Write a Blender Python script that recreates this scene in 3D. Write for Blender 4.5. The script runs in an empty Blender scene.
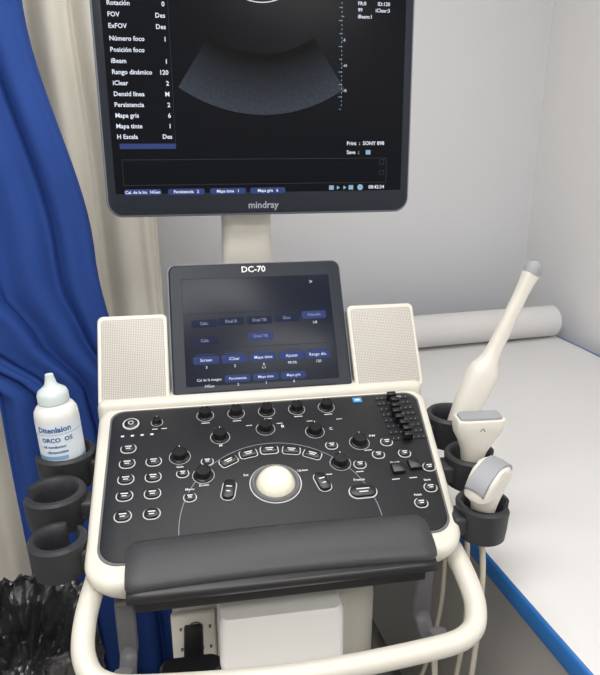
import bpy, bmesh, math, random
from mathutils import Matrix, Vector, noise
random.seed(3)
scene = bpy.context.scene
scene.view_settings.view_transform = 'Standard'
scene.view_settings.look = 'None'
scene.view_settings.exposure = 0.0
rad = math.radians

# ------------------------------------------------------------ materials
def mat(name, col, rough=0.5, metal=0.0, noise_amt=0.0, noise_scale=20.0, bump=0.0, bump_scale=60.0,
        emit=None, emit_s=0.0, spec=0.5, coat=0.0, sheen=0.0):
    m = bpy.data.materials.new(name); m.use_nodes = True
    nt = m.node_tree; b = nt.nodes['Principled BSDF']
    b.inputs['Base Color'].default_value = (*col, 1)
    b.inputs['Roughness'].default_value = rough
    b.inputs['Metallic'].default_value = metal
    b.inputs['Specular IOR Level'].default_value = spec
    b.inputs['Coat Weight'].default_value = coat
    b.inputs['Sheen Weight'].default_value = sheen
    if emit:
        b.inputs['Emission Color'].default_value = (*emit, 1)
        b.inputs['Emission Strength'].default_value = emit_s
    if noise_amt or bump:
        tc = nt.nodes.new('ShaderNodeTexCoord')
    if noise_amt:
        n = nt.nodes.new('ShaderNodeTexNoise'); n.inputs['Scale'].default_value = noise_scale
        n.inputs['Detail'].default_value = 4
        nt.links.new(tc.outputs['Object'], n.inputs['Vector'])
        mx = nt.nodes.new('ShaderNodeMix'); mx.data_type = 'RGBA'
        mx.inputs[6].default_value = (*[c * (1 - noise_amt) for c in col], 1)
        mx.inputs[7].default_value = (*[min(1, c * (1 + noise_amt)) for c in col], 1)
        nt.links.new(n.outputs['Fac'], mx.inputs[0])
        nt.links.new(mx.outputs[2], b.inputs['Base Color'])
    if bump:
        n2 = nt.nodes.new('ShaderNodeTexNoise'); n2.inputs['Scale'].default_value = bump_scale
        n2.inputs['Detail'].default_value = 5
        nt.links.new(tc.outputs['Object'], n2.inputs['Vector'])
        bp = nt.nodes.new('ShaderNodeBump'); bp.inputs['Strength'].default_value = bump
        bp.inputs['Distance'].default_value = 0.01
        nt.links.new(n2.outputs['Fac'], bp.inputs['Height'])
        nt.links.new(bp.outputs['Normal'], b.inputs['Normal'])
    return m

M_WALLB = mat('wall_paint_grey', (0.66, 0.665, 0.68), 0.6, noise_amt=0.02, noise_scale=3, bump=0.04, bump_scale=120)
M_WALLR = mat('wall_paint_white', (0.80, 0.79, 0.785), 0.6, noise_amt=0.02, noise_scale=3, bump=0.04, bump_scale=120)
M_CEIL = mat('ceiling_paint', (0.8, 0.8, 0.8), 0.8)
M_FLOOR = mat('vinyl_floor', (0.30, 0.29, 0.27), 0.45, noise_amt=0.15, noise_scale=60)
M_TRIM = mat('trim_paint', (0.5, 0.5, 0.48), 0.5)
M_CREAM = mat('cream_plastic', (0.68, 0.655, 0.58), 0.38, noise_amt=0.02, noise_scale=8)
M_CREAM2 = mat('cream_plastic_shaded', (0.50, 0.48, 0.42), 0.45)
M_WHITEP = mat('white_plastic', (0.82, 0.81, 0.78), 0.35)
M_PROBE = mat('probe_plastic', (0.72, 0.69, 0.62), 0.33)
M_LENS = mat('probe_lens_rubber', (0.30, 0.31, 0.33), 0.5)
M_PLATE = mat('panel_black', (0.014, 0.015, 0.018), 0.45, noise_amt=0.1, noise_scale=300, spec=.35)
M_KNOB = mat('knob_black', (0.008, 0.008, 0.009), 0.3)
M_PAD = mat('wrist_pad', (0.038, 0.039, 0.043), 0.48, bump=0.10, bump_scale=500)
M_BLACK = mat('black_plastic', (0.010, 0.010, 0.012), 0.35)
M_HOLD = mat('holder_rubber', (0.024, 0.025, 0.029), 0.5, noise_amt=0.1, noise_scale=40)
M_GREYP = mat('grey_plastic', (0.12, 0.12, 0.125), 0.45)
M_RING = mat('button_ring', (0.62, 0.63, 0.64), 0.4)
M_PRINT = mat('white_print', (0.75, 0.75, 0.75), 0.5)
M_BALL = mat('trackball', (0.90, 0.86, 0.70), 0.15, coat=0.5)
M_BEZEL = mat('bezel', (0.016, 0.020, 0.030), 0.4, spec=0.28)
M_BEZEL2 = mat('bezel_edge', (0.19, 0.21, 0.24), 0.4, spec=.35)
M_LOGO = mat('logo_grey', (0.30, 0.33, 0.38), 0.4)
M_SCREEN = mat('screen_glass', (0.002, 0.002, 0.003), 0.3, emit=(0.006, 0.008, 0.012), emit_s=0.4, spec=0.12)
M_TOUCH = mat('touch_glass', (0.003, 0.004, 0.008), 0.28, emit=(0.008, 0.012, 0.024), emit_s=0.8, spec=0.20)
M_TXT = mat('screen_text', (0, 0, 0), 0.5, emit=(0.78, 0.84, 0.95), emit_s=1.0)
M_TXT2 = mat('screen_text_dim', (0, 0, 0), 0.5, emit=(0.26, 0.30, 0.45), emit_s=0.7)
M_LINE = mat('screen_line', (0, 0, 0), 0.5, emit=(0.05, 0.055, 0.065), emit_s=0.7, spec=.1)
M_TAB = mat('screen_tab', (0, 0, 0), 0.5, emit=(0.038, 0.060, 0.20), emit_s=0.95, spec=.1)
M_TABD = mat('screen_tab_dim', (0, 0, 0), 0.5, emit=(0.018, 0.026, 0.070), emit_s=0.8, spec=.1)
M_CYAN = mat('screen_icon', (0, 0, 0), 0.5, emit=(0.30, 0.50, 0.70), emit_s=0.8)
M_BLUE = mat('blue_fabric', (0.024, 0.066, 0.27), 0.85, noise_amt=0.12, noise_scale=5, bump=0.12, bump_scale=300, spec=.2)
M_CURT = mat('cream_fabric', (0.66, 0.63, 0.55), 0.85, noise_amt=0.05, noise_scale=6, bump=0.15, bump_scale=300)
M_PAPER = mat('paper_sheet', (0.66, 0.655, 0.65), 0.75, bump=0.25, bump_scale=9)
M_VINYL = mat('blue_vinyl', (0.018, 0.15, 0.45), 0.4)
M_COUCH = mat('couch_frame', (0.46, 0.45, 0.43), 0.5)
M_BIN = mat('bin_plastic', (0.08, 0.08, 0.085), 0.4)
M_BAG = mat('bag_plastic', (0.030, 0.030, 0.033), 0.14, noise_amt=0.5, noise_scale=14, bump=0.35, bump_scale=40, spec=.8, coat=.6)
M_METAL = mat('steel', (0.55, 0.55, 0.56), 0.3, metal=1.0)
M_CABLE = mat('cable_beige', (0.50, 0.47, 0.38), 0.5)
M_LABEL = mat('bottle_label', (0.70, 0.76, 0.82), 0.45)
M_BTEXT = mat('label_ink', (0.02, 0.10, 0.30), 0.5)
M_BAND = mat('label_band', (0.22, 0.42, 0.62), 0.45)
M_BOTTLE = mat('bottle_plastic', (0.74, 0.74, 0.72), 0.35)
M_CAP = mat('cap_plastic', (0.60, 0.68, 0.67), 0.35)
M_ICON = mat('blue_sticker', (0.05, 0.3, 0.65), 0.4)
M_LAMP = mat('lamp_diffuser', (0.9, 0.9, 0.9), 0.5, emit=(1, 0.985, 0.96), emit_s=2.5)

def speaker_mat():
    m = mat('speaker_grille', (0.6, 0.58, 0.53), 0.5); nt = m.node_tree; b = nt.nodes['Principled BSDF']
    tc = nt.nodes.new('ShaderNodeTexCoord')
    sc = nt.nodes.new('ShaderNodeVectorMath'); sc.operation = 'MULTIPLY'; sc.inputs[1].default_value = (330, 330, 0)
    fr = nt.nodes.new('ShaderNodeVectorMath'); fr.operation = 'FRACTION'
    sb = nt.nodes.new('ShaderNodeVectorMath'); sb.operation = 'SUBTRACT'; sb.inputs[1].default_value = (.5, .5, 0)
    ln = nt.nodes.new('ShaderNodeVectorMath'); ln.operation = 'LENGTH'
    lt = nt.nodes.new('ShaderNodeMath'); lt.operation = 'LESS_THAN'; lt.inputs[1].default_value = 0.30
    mx = nt.nodes.new('ShaderNodeMix'); mx.data_type = 'RGBA'
    mx.inputs[6].default_value = (0.56, 0.53, 0.48, 1); mx.inputs[7].default_value = (0.24, 0.22, 0.20, 1)
    L = nt.links.new
    L(tc.outputs['Object'], sc.inputs[0]); L(sc.outputs[0], fr.inputs[0]); L(fr.outputs[0], sb.inputs[0])
    L(sb.outputs[0], ln.inputs[0]); L(ln.outputs['Value'], lt.inputs[0]); L(lt.outputs[0], mx.inputs[0])
    L(mx.outputs[2], b.inputs['Base Color'])
    return m
M_SPK = speaker_mat()

def sector_mat():
    m = mat('echo_sector', (0, 0, 0), 0.4, spec=.1); nt = m.node_tree; b = nt.nodes['Principled BSDF']
    tc = nt.nodes.new('ShaderNodeTexCoord')
    ln = nt.nodes.new('ShaderNodeVectorMath'); ln.operation = 'LENGTH'
    mr = nt.nodes.new('ShaderNodeMapRange'); mr.inputs['From Min'].default_value = 0.175; mr.inputs['From Max'].default_value = 0.262
    mr.inputs['To Min'].default_value = 0.0; mr.inputs['To Max'].default_value = 0.62
    ns = nt.nodes.new('ShaderNodeTexNoise'); ns.inputs['Scale'].default_value = 220
    mu = nt.nodes.new('ShaderNodeMath'); mu.operation = 'MULTIPLY'
    ad = nt.nodes.new('ShaderNodeMath'); ad.operation = 'ADD'; ad.inputs[1].default_value = 0.5
    L = nt.links.new
    L(tc.outputs['Object'], ln.inputs[0]); L(ln.outputs['Value'], mr.inputs['Value'])
    L(tc.outputs['Object'], ns.inputs['Vector']); L(ns.outputs['Fac'], ad.inputs[0])
    L(mr.outputs[0], mu.inputs[0]); L(ad.outputs[0], mu.inputs[1])
    b.inputs['Emission Color'].default_value = (0.060, 0.072, 0.098, 1)
    L(mu.outputs[0], b.inputs['Emission Strength'])
    return m
M_SECT = sector_mat()

# ------------------------------------------------------------ helpers
def mk(name, bm, m, parent=None, M=None, smooth=35, mods=None):
    bmesh.ops.recalc_face_normals(bm, faces=bm.faces[:])
    me = bpy.data.meshes.new(name); bm.to_mesh(me); bm.free()
    for mm in (m if isinstance(m, (list, tuple)) else [m]):
        me.materials.append(mm)
    if smooth:
        for p in me.polygons: p.use_smooth = True
        me.set_sharp_from_angle(angle=rad(smooth))
    o = bpy.data.objects.new(name, me); scene.collection.objects.link(o)
    if parent: o.parent = parent
    if M is not None: o.matrix_local = M
    return o

def empty(name, loc=(0, 0, 0), rz=0):
    e = bpy.data.objects.new(name, None); e.empty_display_size = 0.1
    e.location = loc; e.rotation_euler = (0, 0, rz); scene.collection.objects.link(e); return e

def T(x, y, z): return Matrix.Translation((x, y, z))
def RX(a): return Matrix.Rotation(rad(a), 4, 'X')
def RY(a): return Matrix.Rotation(rad(a), 4, 'Y')
def RZ(a): return Matrix.Rotation(rad(a), 4, 'Z')

def rbox(bm, c, s, r=0.0, seg=3, M=None):
    t = bmesh.new(); bmesh.ops.create_cube(t, size=1.0)
    for v in t.verts: v.co = Vector((v.co.x * s[0], v.co.y * s[1], v.co.z * s[2]))
    if r > 0:
        bmesh.ops.bevel(t, geom=t.edges[:], offset=min(r, min(s) * 0.49), segments=seg, profile=0.5, affect='EDGES')
    for v in t.verts:
        v.co = v.co + Vector(c)
        if M is not None: v.co = M @ v.co
    me = bpy.data.meshes.new('tmp'); t.to_mesh(me); t.free(); bm.from_mesh(me); bpy.data.meshes.remove(me)

def box_obj(name, c, s, m, parent=None, r=0.0, M=None, seg=3):
    bm = bmesh.new(); rbox(bm, c, s, r, seg); return mk(name, bm, m, parent, M)

def rpoly(pts, rr, seg=6):
    out = []; n = len(pts)
    if not isinstance(rr, (list, tuple)): rr = [rr] * n
    for i in range(n):
        p = Vector(pts[i]); a = Vector(pts[i - 1]); b = Vector(pts[(i + 1) % n]); r = rr[i]
        if r <= 0: out.append(p); continue
        da = (a - p).normalized(); db = (b - p).normalized()
        ang = da.angle(db); off = r / math.tan(ang / 2)
        p1 = p + da * off; p2 = p + db * off
        cen = p + (da + db).normalized() * (r / math.sin(ang / 2))
        v1 = p1 - cen; v2 = p2 - cen; tot = v1.angle_signed(v2)
        for k in range(seg + 1):
            th = -tot * k / seg
            c, s = math.cos(th), math.sin(th)
            out.append(cen + Vector((v1.x * c - v1.y * s, v1.x * s + v1.y * c)))
    return out

def rect(w, h, r, cx=0, cy=0, rot=0, seg=5):
    p = rpoly([(-w/2, -h/2), (w/2, -h/2), (w/2, h/2), (-w/2, h/2)], min(r, w * .499, h * .499), seg)
    c, s = math.cos(rad(rot)), math.sin(rad(rot))
    return [Vector((cx + q.x * c - q.y * s, cy + q.x * s + q.y * c)) for q in p]

def circ(rx, ry, cx=0, cy=0, n=28):
    return [Vector((cx + rx * math.cos(2 * math.pi * i / n), cy + ry * math.sin(2 * math.pi * i / n))) for i in range(n)]

def inset(o, d):
    xs = [p.x for p in o]; ys = [p.y for p in o]
    cx, cy = (min(xs) + max(xs)) / 2, (min(ys) + max(ys)) / 2
    w, h = (max(xs) - min(xs)) / 2, (max(ys) - min(ys)) / 2
    return [Vector((cx + (p.x - cx) * (w - d) / w, cy + (p.y - cy) * (h - d) / h)) for p in o]

def loft(bm, rings, cap=True, mi=0):
    rows = []
    for (o, z) in rings:
        rows.append([bm.verts.new((p[0], p[1], z)) for p in o])
    n = len(rows[0])
    for a, b in zip(rows, rows[1:]):
        for i in range(n):
            f = bm.faces.new((a[i], a[(i + 1) % n], b[(i + 1) % n], b[i])); f.material_index = mi
    if cap:
        f = bm.faces.new(rows[0][::-1]); f.material_index = mi
        f = bm.faces.new(rows[-1]); f.material_index = mi

def plate(bm, o, z0, z1, bev=0.001, mi=0):
    loft(bm, [(o, z0), (o, z1 - bev), (inset(o, bev * .3), z1 - bev * .3), (inset(o, bev), z1)], mi=mi)

def annulus(bm, o, w, z, h=0.0006):
    i = inset(o, w); n = len(o)
    a = [bm.verts.new((p.x, p.y, z)) for p in o]; b = [bm.verts.new((p.x, p.y, z + h)) for p in o]
    c = [bm.verts.new((p.x, p.y, z + h)) for p in i]; d = [bm.verts.new((p.x, p.y, z)) for p in i]
    for R, S in ((a, b), (b, c), (c, d)):
        for k in range(n): bm.faces.new((R[k], R[(k + 1) % n], S[(k + 1) % n], S[k]))

def catmull(pts, n=8):
    P = [Vector(p) for p in pts]; P = [P[0] * 2 - P[1]] + P + [P[-1] * 2 - P[-2]]; out = []
    for i in range(1, len(P) - 2):
        for k in range(n):
            t = k / n; a, b, c, d = P[i - 1], P[i], P[i + 1], P[i + 2]
            out.append(0.5 * ((2 * b) + (c - a) * t + (2 * a - 5 * b + 4 * c - d) * t * t + (3 * b - a - 3 * c + d) * t ** 3))
    out.append(P[-2]); return out

def sweep(bm, pts, r, seg=14, ry=None, up=(0, 0, 1)):
    pts = [Vector(p) for p in pts]; rows = []
    n = len(pts); prev = None
    for i, p in enumerate(pts):
        t = (pts[min(i + 1, n - 1)] - pts[max(i - 1, 0)]).normalized()
        if prev is None:
            u = Vector(up)
            if abs(u.dot(t)) > .95: u = Vector((0, 1, 0))
            a = (u - t * u.dot(t)).normalized()
        else: a = (prev - t * prev.dot(t)).normalized()
        prev = a; b = t.cross(a)
        rr = r(i / (n - 1)) if callable(r) else r
        r2 = rr if ry is None else (ry(i / (n - 1)) if callable(ry) else ry)
        rows.append([bm.verts.new(p + a * (rr * math.cos(2 * math.pi * k / seg)) + b * (r2 * math.sin(2 * math.pi * k / seg))) for k in range(seg)])
    for A, B in zip(rows, rows[1:]):
        for k in range(seg): bm.faces.new((A[k], A[(k + 1) % seg], B[(k + 1) % seg], B[k]))
    bm.faces.new(rows[0][::-1]); bm.faces.new(rows[-1])

def lathe(bm, prof, seg=40, c=(0, 0), mi=0):
    rows = [[bm.verts.new((c[0] + r * math.cos(2 * math.pi * k / seg), c[1] + r * math.sin(2 * math.pi * k / seg), z)) for k in range(seg)] for r, z in prof]
    for A, B in zip(rows, rows[1:]):
        for k in range(seg):
            f = bm.faces.new((A[k], A[(k + 1) % seg], B[(k + 1) % seg], B[k])); f.material_index = mi
    f = bm.faces.new(rows[0][::-1]); f.material_index = mi
    f = bm.faces.new(rows[-1]); f.material_index = mi

def texts(name, items, m, parent, M, z=0.0, wrap=None, bold=.02):
    bm = bmesh.new(); dg = None
    for (s, x, y, size, al) in items:
        cu = bpy.data.curves.new('t', 'FONT'); cu.body = s; cu.size = size; cu.align_x = al; cu.align_y = 'CENTER'
        cu.resolution_u = 2; cu.offset = size * bold
        ob = bpy.data.objects.new('t', cu); scene.collection.objects.link(ob)
        dg = bpy.context.evaluated_depsgraph_get(); dg.update()
        me = bpy.data.meshes.new_from_object(ob.evaluated_get(dg))
        for v in me.vertices: v.co = (v.co.x + x, v.co.y + y, z)
        bm.from_mesh(me); bpy.data.meshes.remove(me)
        bpy.data.objects.remove(ob); bpy.data.curves.remove(cu)
    if wrap:
        for v in bm.verts:
            v.co = Vector(wrap(v.co))
    me = bpy.data.meshes.new(name); bm.to_mesh(me); bm.free(); me.materials.append(m)
    o = bpy.data.objects.new(name, me); scene.collection.objects.link(o); o.parent = parent
    if M is not None: o.matrix_local = M
    return o

# ------------------------------------------------------------ room
XL, XR, YB, YF, H = -1.5, 1.485, 2.15, -1.7, 2.6
box_obj('floor', ((XL + XR) / 2, (YB + YF) / 2, -0.05), (XR - XL + .2, YB - YF + .2, 0.1), M_FLOOR)
box_obj('ceiling', ((XL + XR) / 2, (YB + YF) / 2, H + 0.05), (XR - XL + .2, YB - YF + .2, 0.1), M_CEIL)
box_obj('wall_back', ((XL + XR) / 2, YB + .05, H / 2), (XR - XL, .1, H), M_WALLB)
box_obj('wall_front', ((XL + XR) / 2, YF - .05, H / 2), (XR - XL, .1, H), M_WALLR)
box_obj('wall_right', (XR + .05, (YB + YF) / 2, H / 2), (.1, YB - YF + .2, H), M_WALLR)
box_obj('wall_left', (XL - .05, (YB + YF) / 2, H / 2), (.1, YB - YF + .2, H), M_WALLR)
box_obj('baseboard_back', ((XL + XR) / 2, YB - .006, .05), (XR - XL, .012, .1), M_TRIM, r=.003)
box_obj('baseboard_left', (XL + .006, (YB + YF) / 2, .05), (.012, YB - YF - .03, .1), M_TRIM, r=.003)
box_obj('baseboard_right', (XR - .006, (YB + YF) / 2, .05), (.012, YB - YF - .03, .1), M_TRIM, r=.003)

for (lx, ly, e, n) in ((-0.50, 0.15, 15, 'ceiling_lamp'), (0.35, -1.0, 22, 'ceiling_lamp.001'), (0.35, 1.05, 8, 'back_wall_fill_lamp')):  # third entry is an added fill lamp that brightens the back wall and couch
    lamp = empty(n, (lx, ly, H))
    bm = bmesh.new()
    annulus(bm, rect(1.24, .64, .01), .02, -.03, .03)
    mk('frame', bm, M_WHITEP, lamp)
    box_obj('diffuser', (0, 0, -.012), (1.2, .6, .015), M_LAMP, lamp)
    ld = bpy.data.lights.new('tube_light', 'AREA'); ld.shape = 'RECTANGLE'; ld.size = 1.15; ld.size_y = .55
    ld.energy = e; ld.color = (1, .978, .95)
    lo = bpy.data.objects.new('tube_light', ld); scene.collection.objects.link(lo); lo.parent = lamp; lo.location = (0, 0, -.035)

# ------------------------------------------------------------ curtains
def lerp_tab(tab, z):
    if z <= tab[0][0]: return tab[0][1]
    for (a, va), (b, vb) in zip(tab, tab[1:]):
        if z <= b:
            t = (z - a) / (b - a); t = t * t * (3 - 2 * t); return va + (vb - va) * t
    return tab[-1][1]

def curtain(name, y0, left, right, z0, z1, folds, amp, m, ph=0.0):
    nx, nz = 260, 70; bm = bmesh.new(); rows = []
    for j in range(nz + 1):
        z = z0 + (z1 - z0) * j / nz; xl, xr = lerp_tab(left, z), lerp_tab(right, z); row = []
        for i in range(nx + 1):
            s = i / nx
            w = noise.noise(Vector((s * 5, z * .35, ph)))
            a = 2 * math.pi * folds * s + ph + 1.8 * w + .2 * math.sin(z * 1.7 + s * 4)
            y = y0 + amp * math.sin(a) * (0.75 + .5 * noise.noise(Vector((s * 9, 3, ph)))) + amp * .30 * math.sin(2.3 * a + z)
            y += .005 * noise.noise(Vector((s * 14, z * 2, ph + 4)))
            x = xl + (xr - xl) * s + amp * .45 * math.cos(a * 1.0 + .6)
            row.append(bm.verts.new((x, y, z)))
        rows.append(row)
    for A, B in zip(rows, rows[1:]):
        for i in range(nx): bm.faces.new((A[i], A[i + 1], B[i + 1], B[i]))
    o = mk(name, bm, m, smooth=180)
    sd = o.modifiers.new('thick', 'SOLIDIFY'); sd.thickness = .003
    return o
curtain('curtain', 1.44, [(0, -.29), (.88, -.31), (1.02, -.50), (1.12, -.62), (2.5, -.80)],
        [(0, .06), (.6, .03), (1.2, -.075), (1.69, -.160), (2.5, -.23)], .03, 2.53, 5, .019, M_BLUE, .4)
curtain('curtain.001', 1.66, [(0, -.95), (2.5, -.95)], [(0, .10), (1.3, .083), (1.7, .070), (2.5, .06)], .03, 2.53, 8, .024, M_CURT, 2.1)
bm = bmesh.new()
rbox(bm, (-.45, 1.44, 2.565), (1.1, .03, .07), .004); rbox(bm, (-.45, 1.66, 2.565), (1.25, .03, .07), .004)
mk('curtain_rail', bm, M_METAL)

# ------------------------------------------------------------ exam couch
couch = empty('exam_couch', (0, 0, 0))
CX0, CX1, CY0, CY1, CZ = .553, 1.455, .05, 2.01, .75
cw, cl = CX1 - CX0, CY1 - CY0; ccx, ccy = (CX0 + CX1) / 2, (CY0 + CY1) / 2
box_obj('mattress', (ccx, ccy, CZ - .019), (cw, cl, .038), M_VINYL, couch, r=.006)
box_obj('base_frame', (ccx + .015, ccy, .40), (cw - .06, cl - .06, .625), M_COUCH, couch, r=.01)
bm = bmesh.new()
for x in (CX0 + .1, CX1 - .1):
    for y in (CY0 + .1, CY1 - .1): rbox(bm, (x, y, .047), (.06, .06, .094), .01)
mk('feet', bm, M_GREYP, couch)
bm = bmesh.new(); nx, ny = 60, 120; rows = []
for j in range(ny + 1):
    y = CY0 + .003 + (cl - .16) * j / ny; row = []
    for i in range(nx + 1):
        x = CX0 + .006 + (cw - .03) * i / nx
        z = CZ + .003 + .0040 * (noise.noise(Vector((x * 5, y * 3, 0))) + .6) + .0018 * noise.noise(Vector((x * 17, y * 9, 3)))
        if i == 0: z = CZ + .001
        row.append(bm.verts.new((x + .002 * math.sin(y * 6), y, z)))
    rows.append(row)
for A, B in zip(rows, rows[1:]):
    for i in range(nx): bm.faces.new((A[i], A[i + 1], B[i + 1], B[i]))
mk('paper_cover', bm, M_PAPER, couch, smooth=180)

roll = empty('paper_roll', (0, 0, 0))
bm = bmesh.new(); R = .054
prof = [(.020, 0), (R - .002, 0), (R, .002), (R, .838), (R - .002, .84), (.020, .84)]
seg = 48; rows = [[bm.verts.new((.575 + z, 1.855 + r * math.cos(2 * math.pi * k / seg), CZ + .008 + R + r * math.sin(2 * math.pi * k / seg))) for k in range(seg)] for r, z in prof]
rows.append(rows[0])
for A, B in zip(rows, rows[1:]):
    for k in range(seg): bm.faces.new((A[k], A[(k + 1) % seg], B[(k + 1) % seg], B[k]))
mk('rolled_paper', bm, M_PAPER, roll)

# ------------------------------------------------------------ waste bin with bag
wb = empty('waste_bin', (-.285, 1.08, 0))
bm = bmesh.new(); lathe(bm, [(.115, 0), (.12, .005), (.145, .47), (.135, .47), (.112, .015)], 40); mk('bin_body', bm, M_BIN, wb)
bm = bmesh.new(); seg = 220
prof = [(.152, .20), (.160, .30), (.163, .42), (.166, .50), (.164, .535), (.155, .555), (.142, .545), (.128, .49), (.114, .42), (.092, .37), (.05, .35), (.01, .345)]
fine = []
for (a, b) in zip(prof, prof[1:]):
    for k in range(8): fine.append((a[0] + (b[0] - a[0]) * k / 8, a[1] + (b[1] - a[1]) * k / 8))
fine.append(prof[-1]); rows = []
def ridge(p): return 1 - 2.4 * abs(noise.noise(p))
for r, z in fine:
    row = []
    for k in range(seg):
        th = 2 * math.pi * k / seg; cx_, sy_ = math.cos(th), math.sin(th)
        q = Vector((cx_ * 3.4, sy_ * 3.4, z * 5 + r * 6)); q2 = Vector((cx_ * 7, sy_ * 7, z * 14 + r * 10)); q3 = Vector((cx_ * r * 60, sy_ * r * 60, z * 40))
        d = .013 * ridge(q) + .006 * ridge(q2) + .0025 * ridge(q3) - .008
        rr = max(.004, r + d * min(1, r / .06))
        dz = .012 * ridge(q + Vector((5, 5, 5))) + .010 * ridge(q2 + Vector((2, 8, 1))) + .004 * ridge(q3 + Vector((1, 1, 7)))
        row.append(bm.verts.new((rr * cx_, rr * sy_, z + dz)))
    rows.append(row)
for A, B in zip(rows, rows[1:]):
    for k in range(seg): bm.faces.new((A[k], A[(k + 1) % seg], B[(k + 1) % seg], B[k]))
bm.faces.new(rows[-1])
mk('bin_liner', bm, M_BAG, wb, smooth=28)

# ------------------------------------------------------------ ultrasound machine
MX, MY, MR = .1558, .7048, rad(-5.4)
um = empty('ultrasound_machine', (MX, MY, 0), MR)
P = T(0, 0, .90) @ RX(16)

out0 = rpoly([(-.250, -.010), (.266, -.010), (.318, .347), (-.260, .347)], [.045, .045, .03, .03], 8)
bm = bmesh.new()
loft(bm, [(inset(out0, .05), -.085), (inset(out0, .025), -.07), (inset(out0, .006), -.035), (out0, -.018), (out0, -.008),
          (inset(out0, .002), -.003), (inset(out0, .006), 0), (inset(out0, .012), .001)])
mk('console_shell', bm, M_CREAM, um, P, 50)
out1 = rpoly([(-.232, .022), (.254, .022), (.298, .328), (-.236, .328)], [.03, .03, .022, .022], 8)
bm = bmesh.new(); plate(bm, out1, -.002, .004, .002); mk('control_faceplate', bm, M_PLATE, um, P)
bm = bmesh.new(); annulus(bm, inset(out1, -.003), .003, .0005, .002); mk('faceplate_seam', bm, M_GREYP, um, P)

def bar(bm, u0, u1, prof, bow, nseg=40, rend=.02):
    rows = []
    for i in range(nseg + 1):
        t = i / nseg; u = u0 + (u1 - u0) * t; e = min(t, 1 - t) * (u1 - u0)
        k = 1 if e > rend else math.sqrt(max(0, 1 - (1 - e / rend) ** 2))
        k = .8 + .2 * k; cs = sum(p[0] for p in prof) / len(prof); cn = min(p[1] for p in prof)
        b = bow * (1 - (2 * t - 1) ** 2)
        rows.append([bm.verts.new((u, cs + (s - cs) * k + b, cn + (n - cn) * k)) for s, n in prof])
    m_ = len(prof)
    for A, B in zip(rows, rows[1:]):
        for k in range(m_): bm.faces.new((A[k], A[(k + 1) % m_], B[(k + 1) % m_], B[k]))
    bm.faces.new(rows[0][::-1]); bm.faces.new(rows[-1])
bm = bmesh.new()
bar(bm, -.196, .221, [(.052, .003), (.051, .006), (.045, .010), (.032, .0125), (.012, .013), (-.006, .011), (-.018, .007), (-.023, .002), (-.023, -.004), (.0, -.006), (.05, -.004)], 0.006, rend=.012)
mk('wrist_rest', bm, M_PAD, um, P, 50)
bm = bmesh.new()
bar(bm, -.195, .220, [(.0, -.003), (-.024, -.003), (-.029, -.006), (-.030, -.012), (-.027, -.020), (-.018, -.026), (.0, -.028)], 0.0, rend=.01)
mk('front_lip', bm, M_BLACK, um, P, 50)
box_obj('keyboard_drawer', (.018, .14, .842), (.40, .26, .018), M_BLACK, um, r=.004)
box_obj('drawer_front', (.013, .010, .848), (.405, .012, .020), M_BLACK, um, r=.004)

kn = bmesh.new(); rg = bmesh.new(); db = bmesh.new(); wp = bmesh.new()
Z = .004
def knob(x, y, r, h=.014):
    o = circ(r, r, x, y, 32)
    loft(kn, [(circ(r * 1.25, r * 1.25, x, y, 32), Z), (circ(r * 1.22, r * 1.22, x, y, 32), Z + .002), (circ(r * 1.02, r * 1.02, x, y, 32), Z + .003),
              (o, Z + h - .002), (circ(r * .9, r * .9, x, y, 32), Z + h), (circ(r * .72, r * .72, x, y, 32), Z + h), (circ(r * .66, r * .66, x, y, 32), Z + h - .0012)])
    annulus(rg, circ(r * 1.40, r * 1.40, x, y, 32), .0007, Z, .0003)
    rbox(wp, (x, y + r * .8, Z + h + .0002), (.0010, r * .25, .0006))
def button(x, y, w, h, r=None, rot=0, hh=.004, glyph=True, ring=.0014):
    if r is None: r = min(w, h) / 2
    o = rect(w, h, r, x, y, rot); plate(db, o, Z, Z + hh, .0012)
    if rot % 180 == 0: annulus(rg, rect(w + .004, h + .004, r + .002, x, y, rot), ring, Z, .0007)
    else:
        oo = rect(w + .004, h + .004, r + .002, x, y, rot)
        ii = rect(w + .004 - 2 * ring, h + .004 - 2 * ring, r + .002 - ring, x, y, rot); n = len(oo)
        A = [rg.verts.new((p.x, p.y, Z + .0007)) for p in oo]; B = [rg.verts.new((p.x, p.y, Z + .0007)) for p in ii]
        for k in range(n): rg.faces.new((A[k], A[(k + 1) % n], B[(k + 1) % n], B[k]))
    if glyph:
        Mg = T(x, y, 0) @ RZ(rot)
        rbox(wp, (0, h * .10, Z + hh + .0001), (w * .5, .0018, .0004), M=Mg)
        rbox(wp, (0, -h * .16, Z + hh + .0001), (w * .34, .0016, .0004), M=Mg)
for i in range(5): knob(-.082 + i * .0525, .303, .0105)
for x, y in ((-.060, .247), (.016, .259), (.097, .243)): knob(x, y, .0115)
for x, y in ((.165, .209), (-.125, .209), (-.090, .165), (.124, .167)): knob(x, y, .0120)
for i in range(5):
    rbox(wp, (-.082 + i * .0525, .284, Z + .0002), (.014, .0014, .0004))
    rbox(wp, (-.062 + i * .0515, .270, Z + .0002), (.010, .0012, .0004))
for r_, s in enumerate((.236, .203, .170, .137, .099)):
    for c_, u in enumerate((-.205, -.165)):
        if r_ == 0 and c_ == 1: continue
        button(u, s, .021, .017, .008)
loft(db, [(circ(.011, .011, -.204, .294), Z), (circ(.011, .011, -.204, .294), Z + .003), (circ(.009, .009, -.204, .294), Z + .004)])
annulus(rg, circ(.0135, .0135, -.204, .294), .003, Z, .002)
annulus(rg, circ(.0045, .0045, -.204, .294), .0012, Z + .0041, .0004)
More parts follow.
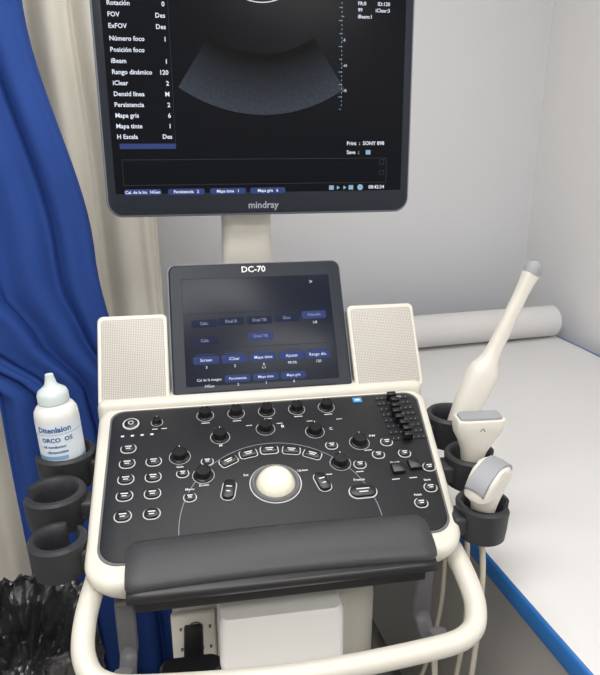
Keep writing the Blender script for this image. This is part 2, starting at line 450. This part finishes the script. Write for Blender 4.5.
for i in range(4): rbox(wp, (-.216 + i * .0155, .266, Z + .0003), (.005, .0035, .0005), .0005)
knob(-.162, .294, .007, .009)
for x in (-.165, -.15): rbox(wp, (x, .278, Z + .0002), (.009, .0014, .0004))
for x, y, w, h, rot in ((-.050, .190, .027, .015, 28), (-.018, .203, .026, .015, 12), (.016, .208, .026, .015, 0), (.051, .203, .026, .015, -12), (.083, .190, .027, .015, -28)):
    button(x, y, w, h, .004, rot)
for x, rot in ((-.054, -12), (.088, 12)):
    button(x, .130, .018, .036, .008, rot, .006)
for x, y in ((-.111, .123), (-.083, .1935), (-.121, .172)): button(x, y, .016, .014, .007)
button(.145, .104, .040, .023, .011, 0, .005, True, .0024)
for x, y in ((.189, .178), (.154, .160), (.250, .100), (.226, .072), (.262, .142), (.210, .205), (.118, .207), (.232, .176)): button(x, y, .017, .015, .007)
for x, y in ((.211, .143), (.240, .148)): plate(kn, rect(.020, .020, .002, x, y), Z, Z + .006, .001)
for x in (.202, .230): rbox(wp, (x, .123, Z + .0002), (.012, .0014, .0004))
for i, x in enumerate((.175, .10, .15)): rbox(wp, (x, .190 if i < 1 else .145, Z + .0002), (.012, .0014, .0004))
for i in range(8):
    s = .208 + i * .0150
    rbox(kn, (.250, s, Z + .0003), (.062, .0022, .001))
    for k in range(7): rbox(wp, (.224 + k * .0088, s + .0045, Z + .0002), (.0007, .0018, .0003))
    u = .247 + .003 * math.sin(i * 1.3)
    rbox(kn, (u, s, Z + .008), (.016, .0095, .014), .002)
mk('knobs', kn, M_KNOB, um, P); mk('button_rings', rg, M_RING, um, P); mk('buttons', db, M_BLACK, um, P); mk('button_prints', wp, M_PRINT, um, P)
pt = [('Freeze', .145, .1285, .0065, 'CENTER'), ('Depth', .211, .158, .006, 'CENTER'), ('Gain', -.125, .187, .006, 'CENTER'), ('M', -.06, .227, .007, 'CENTER'), ('B', .045, .262, .009, 'CENTER'),
      ('C', .125, .247, .008, 'CENTER'), ('PW', .19, .222, .007, 'CENTER'), ('Zoom', -.09, .145, .006, 'CENTER'), ('Menu', -.111, .139, .006, 'CENTER'), ('Print', .226, .088, .006, 'CENTER'), ('Save', .250, .116, .006, 'CENTER'),
      ('TGC', .262, .318, .006, 'CENTER'), ('Set', -.026, .158, .006, 'CENTER'), ('Update', .062, .158, .0055, 'CENTER')]
texts('panel_labels', pt, M_PRINT, um, P, Z + .0004)
bm = bmesh.new(); A = []; B = []
for i in range(81):
    a = rad(-6 + 192 * i / 80)
    A.append(bm.verts.new((.017 + .145 * math.cos(a), .062 + .162 * math.sin(a), Z + .0004)))
    B.append(bm.verts.new((.017 + .1441 * math.cos(a), .062 + .1611 * math.sin(a), Z + .0004)))
for i in range(80): bm.faces.new((A[i], A[i + 1], B[i + 1], B[i]))
mk('panel_arc_line', bm, M_LOGO, um, P)
bm = bmesh.new(); bmesh.ops.create_uvsphere(bm, u_segments=48, v_segments=24, radius=.0305)
mk('trackball', bm, M_BALL, um, P @ T(.017, .136, -.001))
bm = bmesh.new(); lathe(bm, [(.0300, Z), (.0375, Z), (.0375, Z + .003), (.0355, Z + .005), (.032, Z + .0045), (.0305, Z + .002)], 56, (.017, .136))
mk('trackball_bezel', bm, M_GREYP, um, P)
bm = bmesh.new(); annulus(bm, circ(.0395, .0395, .017, .136, 48), .0015, Z, .001); mk('trackball_ring', bm, M_RING, um, P)
box_obj('sticker', (.187, .316, Z + .0005), (.016, .012, .001), M_ICON, um, M=P)
box_obj('sticker_mark', (.187, .316, Z + .0012), (.008, .004, .0006), M_PRINT, um, M=P)

# rear bridge + touch screen + speakers
box_obj('rear_bridge', (.027, .345, .985), (.580, .045, .045), M_CREAM, um, r=.012)
Tm = T(.026, .335, 1.0) @ RX(57)
bm = bmesh.new(); o = rect(.322, .252, .014, 0, .126)
loft(bm, [(inset(o, .004), -.026), (o, -.02), (o, -.003), (inset(o, .003), 0)])
mk('touch_bezel', bm, M_BEZEL, um, Tm)
bm = bmesh.new(); o = rect(.325, .255, .015, 0, .126); annulus(bm, o, .003, -.008, .004); mk('touch_trim', bm, M_BEZEL2, um, Tm)
bm = bmesh.new(); plate(bm, rect(.276, .202, .002, 0, .123), 0, .0008, .0003); mk('touch_glass', bm, M_TOUCH, um, Tm)
bm = bmesh.new(); rbox(bm, (0, .11, -.042), (.26, .2, .03), .01); mk('touch_back', bm, M_CREAM, um, Tm)
bm = bmesh.new()
o = rpoly([(-.166, -.018), (.166, -.018), (.172, .0), (-.172, .0)], .004); plate(bm, o, -.02, .004, .002); mk('touch_sill', bm, M_CREAM, um, Tm)
for nm, x0, x1 in (('speaker_left', -.288, -.167), ('speaker_right', .167, .296)):
    w = x1 - x0; cx = (x0 + x1) / 2
    bm = bmesh.new(); o = rect(w, .164, .010, cx, .077)
    loft(bm, [(inset(o, .006), -.040), (o, -.03), (o, -.002), (inset(o, .002), 0)]); mk(nm + '_case', bm, M_CREAM, um, Tm)
    bm = bmesh.new(); plate(bm, rect(w - .012, .148, .007, cx, .078), 0, .0015, .0008); mk(nm + '_grille', bm, M_SPK, um, Tm)
bmb = bmesh.new(); bmd = bmesh.new(); tl = []; td = []
def tp(px): return (px - 261) * .00180
def ty(py): return (393 - py) * .0019
names3 = ['Screen', 'iClear', 'Mapa tinte', 'Ajustar', 'Rango din.']
for i, px in enumerate((205, 233, 262, 291, 318)):
    plate(bmb, rect(.046, .015, .004, tp(px), ty(357)), .0008, .0012, .0002); tl.append((names3[i], tp(px), ty(357), .0078, 'CENTER'))
    tl.append((['3', '2', '0', '99.9%', '120'][i], tp(px), ty(364), .007, 'CENTER'))
    plate(bmb, rect(.034, .0016, .0006, tp(px), ty(351.5)), .0008, .0012, .0002)
for i, px in enumerate((207, 235, 263, 291)):
    if i: plate(bmb, rect(.046, .013, .004, tp(px), ty(376)), .0008, .0012, .0002)
    tl.append((['Cal de la imagen', 'Persistencia', 'Mapa tinte', 'Mapa gris'][i], tp(px), ty(376), .0066, 'CENTER'))
    tl.append((['HGen', '2', '1', '6'][i], tp(px), ty(382), .007, 'CENTER'))
for px, py in ((205, 321), (232, 320), (261, 320), (289, 319), (318, 317), (205, 338), (261, 336)):
    (plate(bmb if px == 318 or (px, py) == (261, 336) else bmd, rect(.046, .015, .004, tp(px), ty(py)), .0008, .0012, .0002))
    td.append(({205: 'Calc.', 232: 'Dual B', 261: 'Dual TB', 289: 'iZoc', 318: 'iNeedle'}[px], tp(px), ty(py), .0078, 'CENTER'))
tl.append(('1/8', tp(318), ty(325), .007, 'CENTER')); tl.append(('>', tp(318), ty(283), .012, 'CENTER')); tl.append(('L:1', tp(262), ty(367), .006, 'CENTER'))
for y_ in (346, 311, 387): rbox(bmd, (0, ty(y_), .0009), (.262, .0008, .0004))
mk('touch_keys', bmb, M_TAB, um, Tm); mk('touch_keys_dim', bmd, M_TABD, um, Tm)
texts('touch_text', tl, M_TXT, um, Tm, .0015, bold=.005); texts('touch_text_dim', td, M_TXT2, um, Tm, .0015)
texts('touch_label', [('DC-70', -.004, .2385, .0165, 'CENTER')], M_PRINT, um, Tm, .0004, bold=.02)

# monitor
Mm = T(.047, .50, 1.297) @ RX(87)
MW, MH = .570, .445
bm = bmesh.new(); o = rect(MW, MH, .028, 0, MH / 2, seg=8)
loft(bm, [(inset(o, .03), -.045), (inset(o, .006), -.03), (o, -.02), (o, -.004), (inset(o, .002), -.001)]); mk('monitor_case', bm, M_BEZEL2, um, Mm)
bm = bmesh.new(); o2 = rect(MW - .008, MH - .008, .025, 0, MH / 2, seg=8); plate(bm, o2, -.003, .002, .001); mk('monitor_bezel', bm, M_BEZEL, um, Mm)
bm = bmesh.new(); plate(bm, rect(MW - .036, MH - .062, .003, 0, .042 + (MH - .062) / 2), .0018, .0028, .0003); mk('monitor_screen', bm, M_SCREEN, um, Mm)
SZ = .0030
def mxp(px): return (px - 258) * .00181
def myp(py): return (214 - py) * .00178
tl = []
menu = [('Cal. de la Imagen.', 'HGen', 4), ('Rotación', '0', 14), ('FOV', 'Des', 24), ('ExFOV', 'Des', 34), ('Número foco', '1', 45), ('Posición foco', '', 55), ('iBeam', '1', 65),
        ('Rango dinámico', '120', 75), ('iClear', '2', 85), ('Densid línea', 'M', 95), ('Persistencia', '2', 105), ('Mapa gris', '6', 115), ('Mapa tinte', '1', 125), ('H Escala', 'Des', 135)]
for a, b, y in menu:
    tl.append((a, mxp(116), myp(y), .0106, 'LEFT'))
    if b: tl.append((b, mxp(169), myp(y), .0106, 'RIGHT'))
for s, x, y in (('FHE.6', 356, 2), ('D:7.0', 376, 2), ('FR:0', 356, 8), ('ID:120', 376, 8), ('99', 356, 14), ('iClear:3', 374, 14), ('iBeam:1', 356, 20)):
    tl.append((s, mxp(x), myp(y), .0085, 'LEFT'))
tl += [('Print  :  SONY 898', mxp(346), myp(142), .0094, 'LEFT'), ('Save  :', mxp(346), myp(151), .0094, 'LEFT'), ('08:42:34', mxp(370), myp(187), .0090, 'LEFT')]
for s, x in (('Cal. de la Im.  HGen', 137), ('Persistencia   2', 180), ('Mapa tinte   1', 222), ('Mapa gris   6', 263)):
    tl.append((s, mxp(x), myp(189), .0075, 'CENTER'))
for s, y in (('-', 20), ('-5', 42), ('-10', 66), ('-15', 90)): tl.append((s, mxp(341), myp(y), .006, 'LEFT'))
texts('monitor_text', tl, M_TXT, um, Mm, SZ + .0004, bold=.018)
bm = bmesh.new()
for x in (137, 180, 222, 263): plate(bm, rect(.066, .011, .004, mxp(x), myp(189)), SZ, SZ + .0002, .0001)
rbox(bm, (mxp(145), myp(144), SZ), (.098, .009, .0003))
mk('monitor_tabs', bm, M_TAB, um, Mm)
bm = bmesh.new()
for y in (157, 182): rbox(bm, (mxp(254), myp(y), SZ), (.49, .0009, .0003))
for x in (119, 389): rbox(bm, (mxp(x), myp(169.5), SZ), (.0009, .043, .0003))
for y in (161, 172): annulus(bm, rect(.009, .009, .001, mxp(384), myp(y)), .001, SZ, .0002)
rbox(bm, (mxp(172), myp(70), SZ), (.0007, .26, .0003))
mk('monitor_lines', bm, M_LINE, um, Mm)
bm = bmesh.new()
for i, x in enumerate((330, 337, 344, 351, 361)):
    if i in (0, 3): rbox(bm, (mxp(x), myp(187), SZ), (.009, .008, .0004))
    elif i == 4: plate(bm, circ(.0055, .0055, mxp(x), myp(187), 16), SZ, SZ + .0003, .0001)
    else: plate(bm, circ(.004, .004, mxp(x), myp(187), 3), SZ, SZ + .0003, .0001)
rbox(bm, (mxp(369), myp(151), SZ), (.009, .008, .0004)); annulus(bm, rect(.009, .009, .001, mxp(226), myp(3)), .0015, SZ, .0003)
for y in range(0, 112, 12): rbox(bm, (mxp(338.5), myp(y), SZ), (.004 if y % 24 else .006, .0010, .0003))
for y in range(0, 108, 4): rbox(bm, (mxp(340), myp(y), SZ), (.0012, .0025, .0003))
mk('monitor_icons', bm, M_CYAN, um, Mm)
Ms = Mm @ T(.004, .446, SZ)
bm = bmesh.new(); rows = []
for j in range(13):
    r = .165 + (.2675 - .165) * j / 12
    rows.append([bm.verts.new((r * math.sin(rad(-34 + 68 * i / 60)), -r * math.cos(rad(-34 + 68 * i / 60)), 0)) for i in range(61)])
for A, B in zip(rows, rows[1:]):
    for i in range(60): bm.faces.new((A[i], A[i + 1], B[i + 1], B[i]))
mk('echo_sector', bm, M_SECT, um, Ms)
bm = bmesh.new(); rows = []
for r in (.0815, .0830):
    rows.append([bm.verts.new((r * math.sin(rad(-27 + 54 * i / 30)), -r * math.cos(rad(-27 + 54 * i / 30)), .0002)) for i in range(31)])
for i in range(30): bm.faces.new((rows[0][i], rows[0][i + 1], rows[1][i + 1], rows[1][i]))
mk('echo_near_arc', bm, M_TXT, um, Ms)
texts('monitor_logo', [('mindray', .0, .018, .0175, 'CENTER')], M_LOGO, um, Mm, .0024)

# post, neck, column, body, base
bm = bmesh.new()
loft(bm, [(rect(.13, .075, .02, .02, .575), .80), (rect(.115, .07, .02, .02, .575), 1.0), (rect(.098, .055, .02, .02, .575), 1.25), (rect(.098, .05, .02, .02, .572), 1.40), (rect(.09, .045, .02, .02, .572), 1.43)])
rbox(bm, (.03, .553, 1.45), (.16, .04, .14), .012)
mk('monitor_post', bm, M_CREAM, um)
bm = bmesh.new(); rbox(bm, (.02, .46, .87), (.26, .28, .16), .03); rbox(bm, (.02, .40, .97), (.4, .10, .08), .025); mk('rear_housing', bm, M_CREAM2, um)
bm = bmesh.new()
loft(bm, [(rect(.195, .15, .012, .012, .100), .16), (rect(.190, .14, .012, .012, .094), .5), (rect(.182, .13, .012, .012, .088), .782), (rect(.174, .122, .012, .012, .088), .790)])
mk('front_column', bm, M_WHITEP, um)
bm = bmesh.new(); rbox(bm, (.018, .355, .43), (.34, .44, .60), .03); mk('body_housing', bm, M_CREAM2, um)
bm = bmesh.new(); rbox(bm, (-.118, .134, .62), (.07, .012, .2), .004); mk('port_panel', bm, M_CREAM, um)
bm = bmesh.new()
for z_ in (.695, .655, .61):
    sweep(bm, [(-.115 + .011 * math.cos(a * math.pi / 12), .126, z_ + .011 * math.sin(a * math.pi / 12)) for a in range(25)], .0012, 8)
for z_ in (.695, .655, .61):
    for x_ in (-.138, -.092): rbox(bm, (x_, .127, z_), (.004, .004, .004))
mk('port_rings', bm, M_GREYP, um)
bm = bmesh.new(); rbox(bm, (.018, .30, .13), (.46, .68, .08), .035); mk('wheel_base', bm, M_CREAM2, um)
bm = bmesh.new()
for x in (-.18, .216):
    for y in (.02, .58):
        for dx in (-.018, .018):
            t = bmesh.new(); bmesh.ops.create_cone(t, cap_ends=True, segments=32, radius1=.05, radius2=.05, depth=.022)
            bmesh.ops.bevel(t, geom=[e for e in t.edges if len(e.link_faces) == 2 and e.calc_face_angle(0) > 1], offset=.005, segments=2, affect='EDGES')
            for v in t.verts: v.co = (RY(90) @ v.co) + Vector((x + dx, y, .05))
            me = bpy.data.meshes.new('tmp'); t.to_mesh(me); t.free(); bm.from_mesh(me); bpy.data.meshes.remove(me)
        rbox(bm, (x, y, .085), (.03, .05, .04), .006)
mk('casters', bm, M_GREYP, um)
bm = bmesh.new()
loft(bm, [(rect(.082, .032, .014, -.122, .040), .690), (rect(.090, .038, .016, -.122, .040), .695), (rect(.090, .038, .016, -.122, .040), .704), (rect(.082, .032, .014, -.122, .040), .708)])
rbox(bm, (-.118, .085, .697), (.03, .09, .010), .004); mk('release_lever', bm, M_BLACK, um)

# handle loop
bm = bmesh.new()
hp = catmull([(-.232, .10, .880), (-.242, .04, .866), (-.250, -.01, .846), (-.248, -.045, .822), (-.226, -.070, .806), (-.165, -.080, .799), (.014, -.088, .795),
              (.190, -.080, .799), (.250, -.070, .806), (.270, -.045, .822), (.270, -.01, .846), (.264, .04, .866), (.256, .10, .880)], 10)
sweep(bm, hp, .0165, 18, .0145)
mk('push_handle', bm, M_CREAM, um, smooth=180)

# cable hooks
for nm, x in (('cable_hook_left', -.205), ('cable_hook_right', .222)):
    bm = bmesh.new(); rbox(bm, (x, .03, .80), (.026, .018, .09), .005)
    sweep(bm, catmull([(x, .03, .775), (x, .02, .755), (x, -.005, .748), (x, -.03, .757), (x, -.036, .785)], 6), .012, 12, .007, up=(1, 0, 0))
    mk(nm, bm, M_GREYP, um)

# probe holders
def holder(name, c, ro, ri, h, gap_dir, gap=46):
    bm = bmesh.new(); cx, cy, cz = c
    prof = [(ro * .86, -h), (ro * .95, -h * .6), (ro - .001, -.012), (ro, -.004), (ro - .003, 0), (ri + .003, 0), (ri, -.004), (ri - .002, -.02), (ri * .88, -h + .004), (ri * .88, -h)]
    n = 56; rows = []
    for i in range(n + 1):
        a = rad(gap_dir + gap / 2 + (360 - gap) * i / n)
        e = min(i, n - i) / 3; k = 1 if e >= 1 else .55 + .45 * math.sqrt(1 - (1 - e) ** 2)
        rm = (ro + ri) / 2
        rows.append([bm.verts.new((cx + (rm + (r - rm) * k) * math.cos(a), cy + (rm + (r - rm) * k) * math.sin(a), cz + z)) for r, z in prof])
    m_ = len(prof)
    for A, B in zip(rows, rows[1:]):
        for k in range(m_): bm.faces.new((A[k], A[(k + 1) % m_], B[(k + 1) % m_], B[k]))
    bm.faces.new(rows[0][::-1]); bm.faces.new(rows[-1])
    loft(bm, [(circ(ri * .93, ri * .93, cx, cy, 32), cz - h), (circ(ri * .93, ri * .93, cx, cy, 32), cz - h + .004)])
    sgn = 1 if cx < 0 else -1
    rbox(bm, (cx + sgn * ro * 1.0, cy, cz - .030), (.022, .04, .03), .005)
    return mk(name, bm, M_HOLD, um)
holder('probe_holder_l1', (-.306, .250, .965), .0465, .0365, .058, 178, 40)
holder('probe_holder_l2', (-.307, .155, .948), .045, .032, .055, 182, 36)
holder('probe_holder_l3', (-.290, .070, .925), .039, .027, .053, 60, 36)
holder('probe_holder_r1', (.352, .270, .970), .045, .033, .058, 350, 40)
holder('probe_holder_r2', (.345, .163, .948), .044, .033, .055, 345, 40)
holder('probe_holder_r3', (.316, .050, .930), .041, .030, .055, 335, 40)

# cables below the holders
bm = bmesh.new()
sweep(bm, catmull([(.316, .045, .871), (.316, .03, .80), (.31, .02, .66), (.30, .03, .45), (.27, .06, .30), (.20, .10, .30), (.17, .16, .36)], 8), .0045, 10)
sweep(bm, catmull([(.345, .163, .89), (.345, .15, .80), (.335, .11, .62), (.31, .12, .40), (.26, .14, .28), (.18, .18, .33)], 8), .0045, 10)
sweep(bm, catmull([(.352, .27, .908), (.35, .26, .80), (.34, .22, .60), (.31, .24, .38), (.25, .26, .28), (.18, .30, .33)], 8), .0045, 10)
sweep(bm, catmull([(.222, -.02, .765), (.240, .0, .65), (.260, .03, .5), (.25, .08, .36), (.18, .14, .40)], 8), .0045, 10)
mk('probe_cables', bm, M_CABLE, um, smooth=180)

# ------------------------------------------------------------ probes and bottle
UMW = T(MX, MY, 0) @ Matrix.Rotation(MR, 4, 'Z')
def superell(rx, ry, n=2.6, seg=36, ox=0, oy=0):
    out = []
    for i in range(seg):
        a = 2 * math.pi * i / seg; c, s = math.cos(a), math.sin(a)
        out.append(Vector((ox + rx * math.copysign(abs(c) ** (2 / n), c), oy + ry * math.copysign(abs(s) ** (2 / n), s))))
    return out
def axis_frame(p0, p1, twist=0):
    z = (Vector(p1) - Vector(p0)).normalized(); x = Vector((1, 0, 0)); x = (x - z * x.dot(z)).normalized(); y = z.cross(x)
    M = Matrix.Identity(4)
    for i, v in enumerate((x, y, z)):
        for k in range(3): M[k][i] = v[k]
    return T(*p0) @ M @ RZ(twist)

pr = empty('endocavity_probe'); pr.matrix_world = UMW @ axis_frame((.352, .264, .918), (.498, .295, 1.232))
bm = bmesh.new()
loft(bm, [(superell(a, b), z) for a, b, z in ((.006, .006, 0), (.013, .013, .004), (.018, .017, .02), (.0245, .020, .07), (.0275, .022, .125), (.0255, .020, .143), (.0170, .015, .158), (.0145, .0130, .168),
                                              (.0130, .0120, .19), (.0115, .0110, .28), (.0125, .0120, .305), (.0150, .0140, .325))])
mk('probe_body', bm, M_PROBE, pr, smooth=60)
bm = bmesh.new(); lathe(bm, [(.0148, .324), (.0150, .332), (.0135, .341), (.009, .347), (.002, .349)], 28); mk('probe_lens', bm, M_LENS, pr)

pr = empty('linear_probe'); pr.matrix_world = UMW @ axis_frame((.343, .163, .900), (.346, .150, 1.010), 0)
bm = bmesh.new()
loft(bm, [(superell(a, b, n), z) for a, b, n, z in ((.006, .006, 2, 0), (.013, .012, 2, .004), (.016, .014, 2.2, .03), (.021, .016, 2.4, .055), (.029, .017, 3, .075), (.0375, .0175, 4, .090), (.0400, .018, 5, .101), (.0400, .018, 5, .116), (.0390, .017, 5, .118))])
mk('probe_body', bm, M_PROBE, pr, smooth=60)
bm = bmesh.new(); loft(bm, [(superell(.0355, .012, 7), .1175), (superell(.0350, .0115, 7), .1215), (superell(.0330, .010, 7), .123)]); mk('probe_lens', bm, M_LENS, pr)
bm = bmesh.new()
for sx in (-1, 1): rbox(bm, (0, 0, 0), (.007, .0014, .0008), 0, M=T(sx * .0022, -.0178, .104) @ RX(90) @ RZ(-sx * 60))
mk('probe_mark', bm, M_GREYP, pr)

pr = empty('convex_probe'); pr.matrix_world = UMW @ axis_frame((.315, .052, .888), (.308, .026, .990), 36)
bm = bmesh.new()
loft(bm, [(superell(a, b, n), z) for a, b, n, z in ((.006, .006, 2, 0), (.013, .012, 2, .004), (.018, .016, 2.2, .03), (.022, .018, 2.4, .052), (.034, .020, 2.8, .072), (.0425, .021, 3.4, .084))])
rows = []
for f in (0, .2, .4, .6, .8, .93, 1.0):
    rx = .0425 * math.sqrt(max(0.02, 1 - f * f)); rows.append((superell(rx, .021 if f < .9 else .019, 3.4), .084 + .034 * f))
loft(bm, rows)
mk('probe_body', bm, M_PROBE, pr, smooth=60)
bm = bmesh.new(); A = []
for i in range(29):
    a = rad(-68 + 136 * i / 28); x = .0435 * math.sin(a); z = .084 + .0355 * math.cos(a)
    A.append([bm.verts.new((x * k, y, z + dz)) for y, dz, k in ((-.0150, -.004, .96), (-.0135, .0005, 1), (0, .0018, 1.0), (.0135, .0005, 1), (.0150, -.004, .96))])
for a, b in zip(A, A[1:]):
    for k in range(4): bm.faces.new((a[k], a[k + 1], b[k + 1], b[k]))
o = mk('probe_lens', bm, M_LENS, pr, smooth=60); sd = o.modifiers.new('t', 'SOLIDIFY'); sd.thickness = .003

gb = empty('gel_bottle'); gb.matrix_world = UMW @ T(-.306, .250, .912) @ RY(-3)
bm = bmesh.new()
lathe(bm, [(.028, 0), (.032, .002), (.033, .008), (.033, .116), (.032, .124), (.028, .131), (.022, .136), (.017, .138)], 44); mk('bottle_body', bm, M_BOTTLE, gb)
bm = bmesh.new()
lathe(bm, [(.0215, .136), (.0235, .138), (.0235, .150), (.021, .156), (.013, .162), (.0090, .166), (.0070, .176), (.0060, .182), (.003, .183)], 36); mk('bottle_cap', bm, M_CAP, gb)
bm = bmesh.new(); rows = []
for z in (.040, .112):
    rows.append([bm.verts.new((.0334 * math.cos(rad(a)), .0334 * math.sin(rad(a)), z)) for a in range(-170, 11, 5)])
for i in range(len(rows[0]) - 1): bm.faces.new((rows[0][i], rows[0][i + 1], rows[1][i + 1], rows[1][i]))
mk('bottle_label', bm, M_LABEL, gb)
bm = bmesh.new()
for z0_, z1_, a0, a1 in ((.0935, .0945, -170, 11), (.052, .058, -170, -60), (.044, .048, -120, 11)):
    rows = [[bm.verts.new((.0337 * math.cos(rad(a)), .0337 * math.sin(rad(a)), z)) for a in range(a0, a1, 5)] for z in (z0_, z1_)]
    for i in range(len(rows[0]) - 1): bm.faces.new((rows[0][i], rows[0][i + 1], rows[1][i + 1], rows[1][i]))
mk('label_bands', bm, M_BAND, gb)
def wrapf(co):
    a = -math.pi / 2 + co.x / .0338; return (.0340 * math.cos(a), .0340 * math.sin(a), co.y)
texts('label_text', [('Ditenlaion', 0, .102, .0125, 'CENTER'), ('ORCO  OS', .002, .085, .0100, 'CENTER'), ('gel conductor', -.004, .074, .0065, 'CENTER'), ('ultrasonidos', .0, .065, .0065, 'CENTER')], M_BTEXT, gb, None, 0, wrapf, bold=.03)

# ------------------------------------------------------------ camera
cd = bpy.data.cameras.new('camera'); cam = bpy.data.objects.new('camera', cd); scene.collection.objects.link(cam)
cam.location = (0, 0, 1.45); cam.rotation_euler = (rad(72), 0, rad(-15))
cd.sensor_fit = 'HORIZONTAL'; cd.sensor_width = 36; cd.lens = 38.4; cd.clip_start = .02
scene.camera = cam
w = bpy.data.worlds.new('world'); scene.world = w; w.use_nodes = True
w.node_tree.nodes['Background'].inputs[0].default_value = (.8, .85, .9, 1); w.node_tree.nodes['Background'].inputs[1].default_value = .3
